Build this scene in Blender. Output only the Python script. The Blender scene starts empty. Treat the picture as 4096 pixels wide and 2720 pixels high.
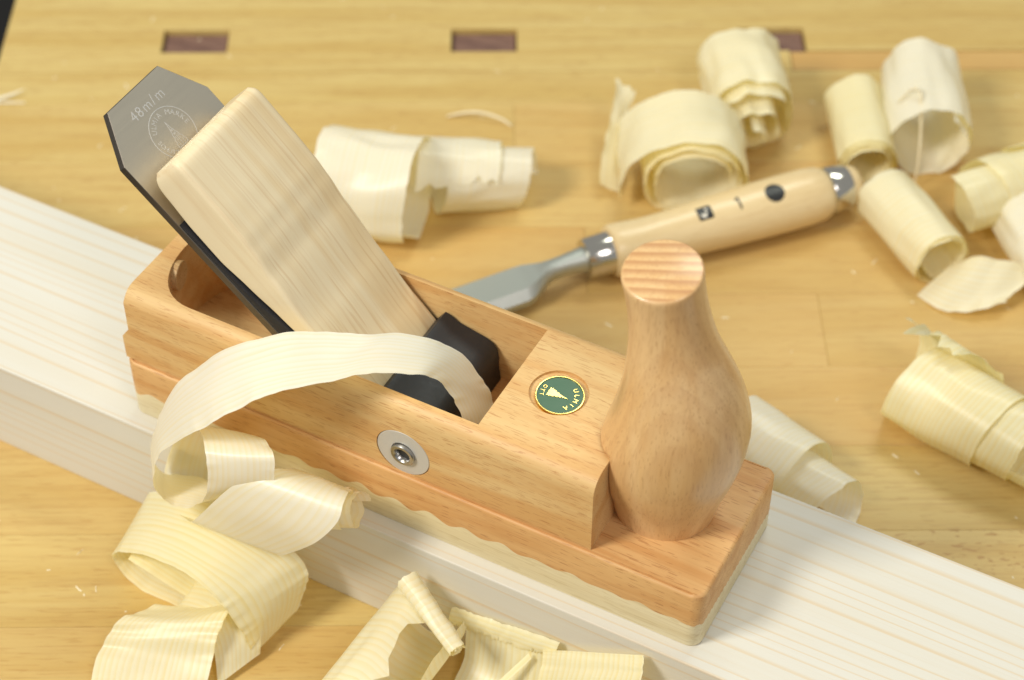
import bpy, bmesh, math, random
from mathutils import Vector, Matrix, noise
random.seed(7)
S = 0.001                      # all modelling numbers below are millimetres
PI = math.pi
scene = bpy.context.scene
C = scene.collection

# ------------------------------------------------------------------ camera
cam_d = bpy.data.cameras.new('camera'); cam = bpy.data.objects.new('camera', cam_d); C.objects.link(cam)
cam_d.sensor_width = 36.0; cam_d.lens = 68.93; cam_d.clip_start = 0.01; cam_d.clip_end = 20
Rm = Matrix(((0.88167, -0.3389, 0.32832), (0.47186, 0.63249, -0.61425), (0.00051, 0.69649, 0.71756))).to_4x4()
cam.matrix_world = Matrix.Translation(Vector((123.38, -359.84, 580.35)) * S) @ Rm
cam_d.dof.use_dof = True; cam_d.dof.focus_distance = 0.650; cam_d.dof.aperture_fstop = 9.0
scene.camera = cam

# ------------------------------------------------------------------ light
world = bpy.data.worlds.new('World'); scene.world = world; world.use_nodes = True
bg = world.node_tree.nodes['Background']
bg.inputs['Color'].default_value = (0.97, 0.98, 0.93, 1); bg.inputs['Strength'].default_value = 0.40

def area(name, loc, target, sx, sy, power, col):
    d = bpy.data.lights.new(name, 'AREA'); d.shape = 'RECTANGLE'; d.size = sx; d.size_y = sy
    d.energy = power; d.color = col
    o = bpy.data.objects.new(name, d); C.objects.link(o)
    o.location = loc
    o.rotation_euler = (Vector(target) - Vector(loc)).to_track_quat('-Z', 'Y').to_euler()
    return o
area('ceiling_lamp', (-0.80, -0.90, 1.25), (-0.12, 0.0, 0.0), 0.4, 0.5, 22.5, (1.0, 0.965, 0.87))
area('ceiling_lamp', (-0.10, 1.05, 1.75), (-0.1, 0.10, 0.0), 0.8, 0.4, 11.5, (0.95, 1.0, 0.88))
area('ceiling_lamp', (0.85, -0.55, 1.45), (-0.05, 0.0, 0.0), 0.35, 0.6, 6, (1.0, 0.95, 0.95))

scene.view_settings.view_transform = 'Standard'; scene.view_settings.look = 'None'
scene.view_settings.exposure = 0.0; scene.view_settings.gamma = 1.0
scene.view_settings.use_curve_mapping = False
scene.cycles.max_bounces = 10; scene.cycles.diffuse_bounces = 6; scene.cycles.transmission_bounces = 8

# ------------------------------------------------------------------ helpers
def tag(o, label=None, cat=None, group=None, kind=None):
    if label: o['label'] = label
    if cat: o['category'] = cat
    if group: o['group'] = group
    if kind: o['kind'] = kind
    return o

def thing(name, loc, label=None, cat=None, group=None, kind=None):
    o = bpy.data.objects.new(name, None); C.objects.link(o); o.location = Vector(loc) * S
    o.empty_display_size = 0.02
    return tag(o, label, cat, group, kind)

def origin(o):
    v = Vector((0, 0, 0))
    while o is not None:
        v += o.location; o = o.parent
    return v / S

def mesh(name, verts, faces, mat, parent=None, smooth=False, uvs=None, org=None, auto=None):
    """verts in world mm; origin defaults to the parent's base (or org for a top-level mesh)"""
    base = origin(parent) if parent is not None else Vector(org if org else (0, 0, 0))
    if parent is not None and org: base = Vector(org)
    me = bpy.data.meshes.new(name)
    me.from_pydata([tuple((Vector(v) - base) * S) for v in verts], [], faces)
    if uvs:
        ul = me.uv_layers.new(name='UVMap')
        for lp in me.loops: ul.data[lp.index].uv = uvs[lp.vertex_index]
    me.materials.append(mat)
    bm = bmesh.new(); bm.from_mesh(me); bmesh.ops.recalc_face_normals(bm, faces=bm.faces); bm.to_mesh(me); bm.free()
    if smooth:
        for f in me.polygons: f.use_smooth = True
    if auto is not None:
        me.set_sharp_from_angle(angle=math.radians(auto))
    o = bpy.data.objects.new(name, me); C.objects.link(o)
    if parent is not None:
        o.parent = parent; o.location = (base - origin(parent)) * S
    else:
        o.location = base * S
    return o

def from_bm(name, bm, mat, parent=None, smooth=False, org=None, auto=None):
    bm.verts.index_update()
    vs = [v.co.copy() for v in bm.verts]; fs = [[v.index for v in f.verts] for f in bm.faces]
    bm.free()
    return mesh(name, vs, fs, mat, parent, smooth, None, org, auto)

def box_bm(x0, x1, y0, y1, z0, z1):
    bm = bmesh.new()
    v = [bm.verts.new(p) for p in ((x0,y0,z0),(x1,y0,z0),(x1,y1,z0),(x0,y1,z0),(x0,y0,z1),(x1,y0,z1),(x1,y1,z1),(x0,y1,z1))]
    for f in ((0,3,2,1),(4,5,6,7),(0,1,5,4),(1,2,6,5),(2,3,7,6),(3,0,4,7)): bm.faces.new([v[i] for i in f])
    return bm

def bev(bm, pred, w, seg=3):
    es = [e for e in bm.edges if pred(e.verts[0].co, e.verts[1].co)]
    bmesh.ops.bevel(bm, geom=es, offset=w, segments=seg, affect='EDGES', profile=0.5, clamp_overlap=True)

def prism_bm(poly, f, a, b):
    """poly: 2D points, f(u,v,t)->xyz, extruded t=a..b"""
    bm = bmesh.new(); n = len(poly)
    A = [bm.verts.new(f(u, v, a)) for u, v in poly]; B = [bm.verts.new(f(u, v, b)) for u, v in poly]
    bm.faces.new(A); bm.faces.new(B[::-1])
    for i in range(n): bm.faces.new((A[i], A[(i+1) % n], B[(i+1) % n], B[i]))
    bmesh.ops.recalc_face_normals(bm, faces=bm.faces)
    return bm

def cut(o, cutters):
    """boolean the cutters out of o, bake and remove them"""
    for c in cutters:
        m = o.modifiers.new('b', 'BOOLEAN'); m.operation = 'DIFFERENCE'; m.object = c; m.solver = 'EXACT'
    dg = bpy.context.evaluated_depsgraph_get()
    me = bpy.data.meshes.new_from_object(o.evaluated_get(dg))
    o.modifiers.clear(); old = o.data; o.data = me; bpy.data.meshes.remove(old)
    for c in cutters:
        d = c.data; bpy.data.objects.remove(c); bpy.data.meshes.remove(d)

def lathe(name, prof, P0, axis, mat, parent, n=48, smooth=True, auto=35):
    """prof: (axial, radius) list"""
    a = Vector(axis).normalized()
    e1 = a.orthogonal().normalized(); e2 = a.cross(e1)
    vs, fs = [], []
    for t, r in prof:
        for k in range(n):
            th = 2*PI*k/n
            vs.append(Vector(P0) + a*t + (e1*math.cos(th) + e2*math.sin(th))*r)
    m = len(prof)
    for i in range(m-1):
        for k in range(n):
            fs.append((i*n+k, i*n+(k+1) % n, (i+1)*n+(k+1) % n, (i+1)*n+k))
    fs.append(list(range(n))); fs.append(list(range((m-1)*n, m*n)))
    return mesh(name, vs, fs, mat, parent, smooth, auto=auto)

# ------------------------------------------------------------------ materials
def new_mat(name):
    m = bpy.data.materials.new(name); m.use_nodes = True
    nt = m.node_tree; nt.nodes.clear()
    out = nt.nodes.new('ShaderNodeOutputMaterial'); b = nt.nodes.new('ShaderNodeBsdfPrincipled')
    nt.links.new(b.outputs[0], out.inputs[0])
    return m, nt, b, out

def N(nt, typ, **kw):
    n = nt.nodes.new(typ)
    for k, v in kw.items(): setattr(n, k, v)
    return n

def math_n(nt, op, a, b=None, clamp=False):
    n = N(nt, 'ShaderNodeMath', operation=op); n.use_clamp = clamp
    for i, x in enumerate((a, b)):
        if x is None: continue
        if isinstance(x, (int, float)): n.inputs[i].default_value = x
        else: nt.links.new(x, n.inputs[i])
    return n.outputs[0]

def vec_n(nt, op, a, b):
    n = N(nt, 'ShaderNodeVectorMath', operation=op)
    for i, x in enumerate((a, b)):
        if isinstance(x, (tuple, list)): n.inputs[i].default_value = x
        else: nt.links.new(x, n.inputs[i])
    return n.outputs['Value'] if op == 'DOT_PRODUCT' else n.outputs[0]

def mixc(nt, fac, a, b, mode='MIX'):
    n = N(nt, 'ShaderNodeMix', data_type='RGBA', blend_type=mode)
    for i, x in ((0, fac), (6, a), (7, b)):
        if isinstance(x, (int, float)): n.inputs[i].default_value = x
        elif isinstance(x, tuple): n.inputs[i].default_value = (*x[:3], 1)
        else: nt.links.new(x, n.inputs[i])
    return n.outputs[2]

def ramp(nt, val, lo, hi):
    n = N(nt, 'ShaderNodeMapRange'); n.interpolation_type = 'SMOOTHSTEP'
    nt.links.new(val, n.inputs[0]); n.inputs[1].default_value = lo; n.inputs[2].default_value = hi
    return n.outputs[0]

def noise_n(nt, vec, detail=2.0, rough=0.5, dist=0.0, scale=1.0):
    n = N(nt, 'ShaderNodeTexNoise'); n.inputs['Scale'].default_value = scale
    n.inputs['Detail'].default_value = detail; n.inputs['Roughness'].default_value = rough
    n.inputs['Distortion'].default_value = dist
    nt.links.new(vec, n.inputs['Vector']); return n.outputs['Fac']

def mm_coord(nt, rot=(0, 0, 0), tone=False):
    tc = N(nt, 'ShaderNodeTexCoord')
    mp = N(nt, 'ShaderNodeMapping', vector_type='POINT'); mp.inputs['Scale'].default_value = (1000, 1000, 1000)
    mp.inputs['Rotation'].default_value = rot
    nt.links.new(tc.outputs['Object'], mp.inputs['Vector'])
    v = mp.outputs[0]; t = None
    if tone:
        at = N(nt, 'ShaderNodeAttribute', attribute_type='OBJECT', attribute_name='tone')
        t = at.outputs['Fac']
        cx = N(nt, 'ShaderNodeCombineXYZ')
        nt.links.new(math_n(nt, 'MULTIPLY', t, 917.0), cx.inputs[0]); nt.links.new(math_n(nt, 'MULTIPLY', t, 531.0), cx.inputs[1])
        nt.links.new(math_n(nt, 'MULTIPLY', t, 277.0), cx.inputs[2])
        v = vec_n(nt, 'ADD', v, cx.outputs[0])
    return v, t

def wood(name, light, mid, pore, rot=(0, 0, 0), tone=False, streak=(0.010, 0.10, 0.10), fibre=(0.03, 0.9, 0.9),
         pores=(0.17, 1.5, 1.5), pore_lo=0.64, pore_hi=0.72, pore_amt=0.6, fibre_amt=0.25, rough=0.45, spec=0.35,
         tone_amt=0.0, tone_dark=(0.3, 0.15, 0.05), bands=None, band_col=None, band_amt=0.3, bump=0.25, coat=0.0, rings=None, fleck=0.0):
    m, nt, b, out = new_mat(name)
    p, t = mm_coord(nt, rot, tone)
    s1 = noise_n(nt, vec_n(nt, 'MULTIPLY', p, streak), 4, 0.55, 0.6)
    col = mixc(nt, ramp(nt, s1, 0.36, 0.66), light, mid)
    s2 = noise_n(nt, vec_n(nt, 'MULTIPLY', p, fibre), 3, 0.6)
    col = mixc(nt, math_n(nt, 'MULTIPLY', ramp(nt, s2, 0.45, 0.75), fibre_amt), col, pore)
    if bands:                                    # growth layers cut as planes: (normal, spacing)
        d = vec_n(nt, 'DOT_PRODUCT', p, bands[0])
        wob = noise_n(nt, vec_n(nt, 'MULTIPLY', p, (0.035, 0.035, 0.002)), 1)
        d = math_n(nt, 'ADD', math_n(nt, 'DIVIDE', d, bands[1]), math_n(nt, 'MULTIPLY', wob, 1.2))
        fr = math_n(nt, 'FRACT', d)
        pk = math_n(nt, 'MULTIPLY', ramp(nt, fr, 0.15, 0.8), math_n(nt, 'SUBTRACT', 1.0, ramp(nt, fr, 0.88, 1.0)))
        ge = N(nt, 'ShaderNodeTexCoord'); gs = N(nt, 'ShaderNodeSeparateXYZ'); nt.links.new(ge.outputs['Normal'], gs.inputs[0])
        endg = math_n(nt, 'ADD', math_n(nt, 'MULTIPLY', ramp(nt, math_n(nt, 'ABSOLUTE', gs.outputs[2]), 0.8, 0.95), 0.8), 0.2)   # growth rings show most on end grain
        col = mixc(nt, math_n(nt, 'MULTIPLY', math_n(nt, 'MULTIPLY', pk, band_amt), endg), col, band_col)
    if rings:                                    # annual rings about a distant pith: (yc, zc, spacing, sharp)
        sp = N(nt, 'ShaderNodeSeparateXYZ'); nt.links.new(p, sp.inputs[0])
        dy = math_n(nt, 'SUBTRACT', sp.outputs[1], rings[0]); dz = math_n(nt, 'SUBTRACT', sp.outputs[2], rings[1])
        rr = math_n(nt, 'SQRT', math_n(nt, 'ADD', math_n(nt, 'MULTIPLY', dy, dy), math_n(nt, 'MULTIPLY', dz, dz)))
        wob = noise_n(nt, vec_n(nt, 'MULTIPLY', p, (0.0016, 0.012, 0.012)), 1)
        rr = math_n(nt, 'ADD', rr, math_n(nt, 'MULTIPLY', math_n(nt, 'SUBTRACT', wob, 0.5), 14.0))
        c1_ = N(nt, 'ShaderNodeCombineXYZ'); nt.links.new(math_n(nt, 'MULTIPLY', rr, 0.075), c1_.inputs[0])
        rr = math_n(nt, 'ADD', rr, math_n(nt, 'MULTIPLY', noise_n(nt, c1_.outputs[0], 1.0), 16.0))
        fr = math_n(nt, 'FRACT', math_n(nt, 'DIVIDE', rr, rings[2]))
        pk = math_n(nt, 'MULTIPLY', ramp(nt, fr, 0.66, 0.93), math_n(nt, 'SUBTRACT', 1.0, ramp(nt, fr, 0.94, 1.0)))
        pk = math_n(nt, 'POWER', pk, 1.6)
        am = noise_n(nt, vec_n(nt, 'MULTIPLY', p, (0.004, 0.05, 0.05)), 2)
        col = mixc(nt, math_n(nt, 'MULTIPLY', math_n(nt, 'MULTIPLY', pk, band_amt), math_n(nt, 'ADD', am, 0.45)), col, band_col)
    s3 = noise_n(nt, vec_n(nt, 'MULTIPLY', p, pores), 0.0, 0.5)
    col = mixc(nt, math_n(nt, 'MULTIPLY', ramp(nt, s3, pore_lo, pore_hi), pore_amt), col, pore)
    if fleck > 0:
        fl = noise_n(nt, vec_n(nt, 'MULTIPLY', p, (0.22, 0.55, 0.22)), 1.0, 0.5, 0.4)
        am = N(nt, 'ShaderNodeAttribute', attribute_type='OBJECT', attribute_name='fleck')
        col = mixc(nt, math_n(nt, 'MULTIPLY', math_n(nt, 'MULTIPLY', ramp(nt, fl, 0.60, 0.68), fleck), am.outputs['Fac']), col, pore)
    if tone and tone_amt:
        col = mixc(nt, math_n(nt, 'MULTIPLY', t, tone_amt), col, tone_dark)
    nt.links.new(col, b.inputs['Base Color'])
    b.inputs['Roughness'].default_value = rough; b.inputs['Specular IOR Level'].default_value = spec
    if coat: b.inputs['Coat Weight'].default_value = coat; b.inputs['Coat Roughness'].default_value = 0.25
    bp = N(nt, 'ShaderNodeBump'); bp.inputs['Strength'].default_value = bump; bp.inputs['Distance'].default_value = 0.0001
    nt.links.new(math_n(nt, 'SUBTRACT', s2, math_n(nt, 'MULTIPLY', ramp(nt, s3, pore_lo, pore_hi), 0.5)), bp.inputs['Height'])
    nt.links.new(bp.outputs[0], b.inputs['Normal'])
    return m

SL = math.radians(43.3)        # bedding angle of the iron
BEECH = wood('beech_body', (0.735, 0.50, 0.225), (0.655, 0.375, 0.14), (0.42, 0.165, 0.05), pores=(0.22, 3.2, 3.2), pore_amt=0.55, pore_lo=0.66, pore_hi=0.72, fibre_amt=0.15)
BEECH_B = wood('beech_base', (0.70, 0.42, 0.175), (0.60, 0.31, 0.11), (0.36, 0.14, 0.045), pores=(0.2, 2.4, 2.4), pore_amt=0.5, pore_lo=0.66, pore_hi=0.72, fibre_amt=0.18)
HORNBEAM = wood('hornbeam_sole', (0.80, 0.70, 0.46), (0.74, 0.62, 0.37), (0.52, 0.38, 0.15), pore_amt=0.25, fibre_amt=0.45)
WEDGE = wood('wedge_wood', (0.83, 0.70, 0.47), (0.78, 0.61, 0.36), (0.60, 0.38, 0.17), rot=(0, -SL, 0), streak=(0.004, 0.10, 0.03), fibre=(0.02, 0.9, 0.22), pores=(0.012, 0.8, 0.15), pore_amt=0.3, fibre_amt=0.26)
HORN = wood('horn_wood', (0.76, 0.50, 0.24), (0.70, 0.42, 0.175), (0.44, 0.21, 0.08), streak=(0.09, 0.09, 0.012), fibre=(0.8, 0.8, 0.04),
            pores=(2.0, 2.0, 0.25), pore_lo=0.66, pore_hi=0.72, pore_amt=0.35, rough=0.32, spec=0.5, coat=0.35, bands=((-0.33, 0.94, 0.0), 3.3), band_col=(0.50, 0.24, 0.10), band_amt=0.75)
PINE = wood('pine_board', (0.685, 0.66, 0.59), (0.675, 0.64, 0.555), (0.65, 0.54, 0.38), streak=(0.003, 0.08, 0.08), pores=(0.02, 1.2, 1.2), pore_amt=0.10, fibre_amt=0.10,
            rough=0.55, rings=(150.0, -130.0, 3.3, 1), band_col=(0.66, 0.50, 0.30), band_amt=0.6)
BENCH = wood('bench_beech', (0.64, 0.49, 0.19), (0.57, 0.40, 0.13), (0.38, 0.20, 0.055), tone=True, streak=(0.006, 0.06, 0.06), fibre=(0.02, 0.5, 0.5),
             pores=(0.12, 1.1, 1.1), pore_amt=0.3, fibre_amt=0.35, tone_amt=0.55, tone_dark=(0.58, 0.32, 0.105), rough=0.38, spec=0.4, fleck=0.7)
HANDLE = wood('chisel_handle_wood', (0.80, 0.63, 0.36), (0.74, 0.56, 0.30), (0.55, 0.36, 0.15), pore_amt=0.2, fibre_amt=0.2, rough=0.3, spec=0.5, rot=(0, 0, -0.87))
DOG = wood('bench_dog_wood', (0.23, 0.13, 0.095), (0.17, 0.09, 0.07), (0.07, 0.035, 0.025), rough=0.5)
PLUG = wood('plug_end_grain', (0.66, 0.45, 0.22), (0.58, 0.37, 0.16), (0.36, 0.18, 0.06), bands=((0.1, 0.8, 0.6), 3.0), band_col=(0.42, 0.22, 0.08), band_amt=0.5)

def metal(name, col, rough, metallic=1.0, brush=None, var=0.0, spec=0.5):
    m, nt, b, out = new_mat(name)
    b.inputs['Base Color'].default_value = (*col, 1); b.inputs['Metallic'].default_value = metallic
    b.inputs['Roughness'].default_value = rough; b.inputs['Specular IOR Level'].default_value = spec
    p, _ = mm_coord(nt)
    s = noise_n(nt, vec_n(nt, 'MULTIPLY', p, brush or (0.4, 0.4, 0.4)), 4, 0.6)
    nt.links.new(math_n(nt, 'ADD', math_n(nt, 'MULTIPLY', s, var), rough - var*0.5), b.inputs['Roughness'])
    bp = N(nt, 'ShaderNodeBump'); bp.inputs['Strength'].default_value = 0.12 if brush else 0.05; bp.inputs['Distance'].default_value = 0.00005
    nt.links.new(s, bp.inputs['Height']); nt.links.new(bp.outputs[0], b.inputs['Normal'])
    return m
STEEL = metal('ground_steel', (0.66, 0.60, 0.50), 0.38, brush=(2.5, 0.05, 2.5), var=0.12)
STEEL_EDGE = metal('steel_edge', (0.19, 0.165, 0.14), 0.5, brush=(0.2, 2.0, 0.2), var=0.1)
STAMP = metal('stamped_steel', (0.74, 0.72, 0.70), 0.5, var=0.1)
BLUED = metal('blackened_steel', (0.022, 0.022, 0.026), 0.52, metallic=0.2, brush=(0.6, 0.6, 0.6), var=0.2)
CHROME = metal('polished_ferrule', (0.60, 0.57, 0.52), 0.12)
CHISEL = metal('chisel_steel', (0.52, 0.54, 0.50), 0.5, brush=(0.2, 1.5, 0.2), var=0.1)
ZINC = metal('dull_washer', (0.62, 0.60, 0.56), 0.55, metallic=0.35, var=0.2)
SLEEVE = metal('steel_sleeve', (0.42, 0.41, 0.40), 0.28)
BRASS = metal('brass', (0.86, 0.62, 0.20), 0.25, var=0.1)
GREEN = metal('green_enamel', (0.035, 0.115, 0.055), 0.35, metallic=0.0, var=0.1)
BLACK = metal('black_print', (0.012, 0.012, 0.012), 0.4, metallic=0.0)
WHITE = metal('white_print', (0.75, 0.70, 0.60), 0.45, metallic=0.0)
DARKHOLE = metal('dark_bore', (0.05, 0.05, 0.05), 0.5, metallic=0.5)
FLOOR = metal('dark_floor', (0.011, 0.010, 0.010), 0.8, metallic=0.0)
CHALK = metal('chisel_stamp', (0.20, 0.21, 0.20), 0.5, metallic=0.6)

def shaving_mat(name, light, line, spacing, trans=0.34):
    m, nt, b, out = new_mat(name)
    uv = N(nt, 'ShaderNodeUVMap', uv_map='UVMap')           # u: mm along, v: mm across
    sp = N(nt, 'ShaderNodeSeparateXYZ'); nt.links.new(uv.outputs[0], sp.inputs[0])
    wob = noise_n(nt, vec_n(nt, 'MULTIPLY', uv.outputs[0], (0.012, 0.10, 1.0)), 2)
    vv = math_n(nt, 'ADD', sp.outputs[1], math_n(nt, 'MULTIPLY', wob, 6.0))
    fr = math_n(nt, 'FRACT', math_n(nt, 'DIVIDE', vv, spacing))
    pk = math_n(nt, 'MULTIPLY', ramp(nt, fr, 0.25, 0.85), math_n(nt, 'SUBTRACT', 1.0, ramp(nt, fr, 0.88, 1.0)))
    am = noise_n(nt, vec_n(nt, 'MULTIPLY', uv.outputs[0], (0.02, 0.25, 1.0)), 2)
    fi = noise_n(nt, vec_n(nt, 'MULTIPLY', uv.outputs[0], (0.25, 3.0, 1.0)), 3, 0.6)
    col = mixc(nt, math_n(nt, 'MULTIPLY', math_n(nt, 'MULTIPLY', pk, am), 1.0), light, line)
    col = mixc(nt, math_n(nt, 'MULTIPLY', ramp(nt, fi, 0.5, 0.8), 0.15), col, line)
    nt.links.new(col, b.inputs['Base Color'])
    b.inputs['Roughness'].default_value = 0.34; b.inputs['Specular IOR Level'].default_value = 0.5
    bp = N(nt, 'ShaderNodeBump'); bp.inputs['Strength'].default_value = 0.35; bp.inputs['Distance'].default_value = 0.00012
    rip = noise_n(nt, vec_n(nt, 'MULTIPLY', uv.outputs[0], (0.22, 0.06, 1.0)), 3, 0.6)
    nt.links.new(math_n(nt, 'ADD', fi, rip), bp.inputs['Height']); nt.links.new(bp.outputs[0], b.inputs['Normal'])
    tr = N(nt, 'ShaderNodeBsdfTranslucent'); nt.links.new(mixc(nt, 0.75, col, (0.96, 0.80, 0.28)), tr.inputs['Color'])
    mx = N(nt, 'ShaderNodeMixShader'); mx.inputs[0].default_value = trans
    nt.links.new(b.outputs[0], mx.inputs[1]); nt.links.new(tr.outputs[0], mx.inputs[2]); nt.links.new(mx.outputs[0], out.inputs[0])
    return m
SH_A = shaving_mat('shaving_white', (0.96, 0.955, 0.85), (0.935, 0.865, 0.60), 2.3)
SH_B = shaving_mat('shaving_cream', (0.96, 0.93, 0.67), (0.92, 0.79, 0.36), 2.2)
SH_C = shaving_mat('shaving_pale', (0.96, 0.94, 0.73), (0.93, 0.81, 0.44), 2.7)

# ------------------------------------------------------------------ setting: floor and bench
floor = from_bm('floor', box_bm(-6000, 6000, -6000, 6000, -860, -850), FLOOR); tag(floor, kind='structure')

TH = math.radians(28.566); BX, BY = -259.3, 293.64
cu, su = math.cos(TH), math.sin(TH)
bench = thing('bench_top', (BX, BY, 0), 'beech workbench top glued up from long staves, with square dog holes', 'workbench', kind='structure')
bench.rotation_euler = (0, 0, TH)
def stave(u0, u1, v0, v1, tone, dz=0.0, name='stave', fleck=0.0, mat=None):
    g = 0.05
    bm = box_bm(u0+g, u1-g, v0+g, v1-g, -42, dz)
    bev(bm, lambda a, b: a.z > -1 and b.z > -1, 0.12, 1)
    bm.verts.index_update()
    cx, cy = (u0+u1)/2, (v0+v1)/2
    me = bpy.data.meshes.new(name)
    me.from_pydata([((v.co.x-cx)*S, (v.co.y-cy)*S, v.co.z*S) for v in bm.verts], [], [[v.index for v in f.verts] for f in bm.faces]); bm.free()
    me.materials.append(mat or BENCH)
    o = bpy.data.objects.new(name, me); C.objects.link(o); o.parent = bench; o.location = (cx*S, cy*S, 0)
    o['tone'] = tone; o['fleck'] = fleck
    return o
U0, U1 = -216.4, 420.0
rows = [(-470, -422, None), (-422, -379.5, None), (-379.5, -337, None), (-337, -294.5, [-60, 120]), (-294.5, -252, [-105, 146]),
        (-252, -209.5, [20, 270]), (-209.5, -167, [-40, 157]), (-167, -124.5, [60, 245]), (-124.5, -82, [-120, 110]), (-82, -39.5, [30, 230])]
random.seed(11)
last = 0.5
for v0, v1, ends in rows:
    us = [U0] + (ends if ends else [random.uniform(-100, 0), random.uniform(100, 220)]) + [U1]
    for a, b in zip(us, us[1:]):
        w_ = 0.45 if -260 < v0 < -90 else 0.1          # the middle staves are the redder ones
        t = w_ + 0.5*random.random()
        while abs(t - last) < 0.1: t = w_ + 0.5*random.random()
        last = t
        stave(a, b, v0, v1, t, fleck=1.0 if (v0 == -337 and a > 100) else 0.12)
stave(U0, U1, -39.5, -15.6, 0.14)
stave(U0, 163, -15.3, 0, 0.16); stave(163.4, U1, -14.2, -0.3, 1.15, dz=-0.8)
for a, b in ((U0, -139.7), (-108, 0), (31.7, 139.7), (171.4, U1)): stave(a, b, 0, 17.9, 0.12 + 0.05*random.random())
stave(U0, U1, 17.9, 60, 0.12); stave(U0, U1, 60, 105, 0.12); stave(U0, U1, 105, 160, 0.25)
for i, (a, lab) in enumerate(((-139.7, 'brown bench dog sunk in the dog hole behind the plane iron'), (0, 'brown bench dog sunk in the dog hole between the other two'), (139.7, 'brown bench dog sunk in the dog hole beside the curled shavings'))):
    bm = box_bm(a+0.4, a+31.3, 0.4, 17.5, -42, -2.6); bev(bm, lambda p, q: p.z > -3 and q.z > -3, 0.8, 2)
    vs = []
    for v in bm.verts:
        x, y = v.co.x, v.co.y
        v.co = Vector((BX + x*cu - y*su, BY + x*su + y*cu, v.co.z))
    o = from_bm('bench_dog', bm, DOG, org=(BX + (a+15.8)*cu - 9*su, BY + (a+15.8)*su + 9*cu, -42))
    tag(o, lab, 'bench dog', 'bench dogs in the row of holes')

# ------------------------------------------------------------------ the pine board being planed
T = 47.0
bm = box_bm(-470, 260, -6.5, 75.3, 0, T); bev(bm, lambda a, b: True, 0.5, 2)
board = from_bm('pine_board', bm, PINE, org=(-105, 34, 0))
tag(board, 'long pale pine board with fine straight grain lying under the hand plane', 'board')

# ------------------------------------------------------------------ the hand plane
PLN = thing('hand_plane', (-112, 31.2, T), 'wooden smoothing plane with upright front horn, steel iron and pale wedge on the pine board', 'hand plane')
L, W = 226.0, 62.4
HS, HB = 26.9, 59.9
def rrect(x0, x1, y0, y1, r, step=0.6, cs=8):
    """closed perimeter with rounded corners, finely sampled"""
    pts = []
    def line(a, b):
        n = max(1, int(math.dist(a, b)/step))
        for i in range(n): pts.append((a[0]+(b[0]-a[0])*i/n, a[1]+(b[1]-a[1])*i/n))
    def arc(cx, cy, a0):
        for i in range(cs): t = a0 + PI/2*i/cs; pts.append((cx + r*math.cos(t), cy + r*math.sin(t)))
    line((x0+r, y0), (x1-r, y0)); arc(x1-r, y0+r, -PI/2); line((x1, y0+r), (x1, y1-r)); arc(x1-r, y1-r, 0)
    line((x1-r, y1), (x0+r, y1)); arc(x0+r, y1-r, PI/2); line((x0, y1-r), (x0, y0+r)); arc(x0+r, y0+r, PI)
    return pts
def joint_z(x, y):
    end = x > -5 or x < -L+5
    w = (0.95 + 0.45*math.sin(x/23.0))*math.sin(x/13.0*2*PI + 1.1*math.sin(x/31.0)) + 0.3*math.sin(x/4.3) + 0.12*math.sin(x/1.3)
    if x > -3.2: return 11.4 - 3.0*(y/W) + 0.35*(1 if int(y/1.3) % 2 else -1)
    f = min(1.0, max(0.0, (-3.0 - x)/6.0)); 
    return 11.6 + w*f
per = rrect(-L, 0, 0, W, 4.5)
def inset(pts, d):
    n = len(pts); out = []
    for i in range(n):
        a, b = Vector(pts[i-1]), Vector(pts[(i+1) % n]); t = (b-a).normalized(); out.append((pts[i][0]-t.y*d, pts[i][1]+t.x*d))
    return out
def loft_layers(name, layers, mat, parent, cap_lo=True, cap_hi=True, auto=40):
    n = len(layers[0]); vs = [v for l in layers for v in l]; fs = []
    for i in range(len(layers)-1):
        for k in range(n): fs.append((i*n+k, i*n+(k+1) % n, (i+1)*n+(k+1) % n, (i+1)*n+k))
    if cap_lo: fs.append(list(range(n))[::-1])
    if cap_hi: fs.append(list(range((len(layers)-1)*n, len(layers)*n)))
    return mesh(name, vs, fs, mat, parent, True, auto=auto)
i6 = inset(per, 0.6); i02 = inset(per, 0.15)
sole = loft_layers('sole', [[(x, y, T+0.02) for x, y in i6], [(x, y, T+0.25) for x, y in i02], [(x, y, T+0.7) for x, y in per],
                            [(x, y, T+joint_z(x, y)) for x, y in per], [(x, y, T+joint_z(x, y)+0.0) for x, y in inset(per, 3)]], HORNBEAM, PLN)
lay = [[(x, y, T+joint_z(x, y)+0.03) for x, y in inset(per, 3)], [(x, y, T+joint_z(x, y)+0.03) for x, y in per]]
for d, z in ((0, HS-1.6), (0.2, HS-1.0), (0.6, HS-0.55), (1.1, HS-0.45), (1.25, HS-0.9), (1.5, HS-0.9), (1.7, HS-0.1), (2.2, HS)):
    q = inset(per, d)
    lay.append([(x, y, T+(z if not (x > -4) else min(HS, HS - 0.9*max(0, 1-d/1.2)**2))) for x, y in q])
base = loft_layers('base_block', lay, BEECH_B, PLN)

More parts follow.
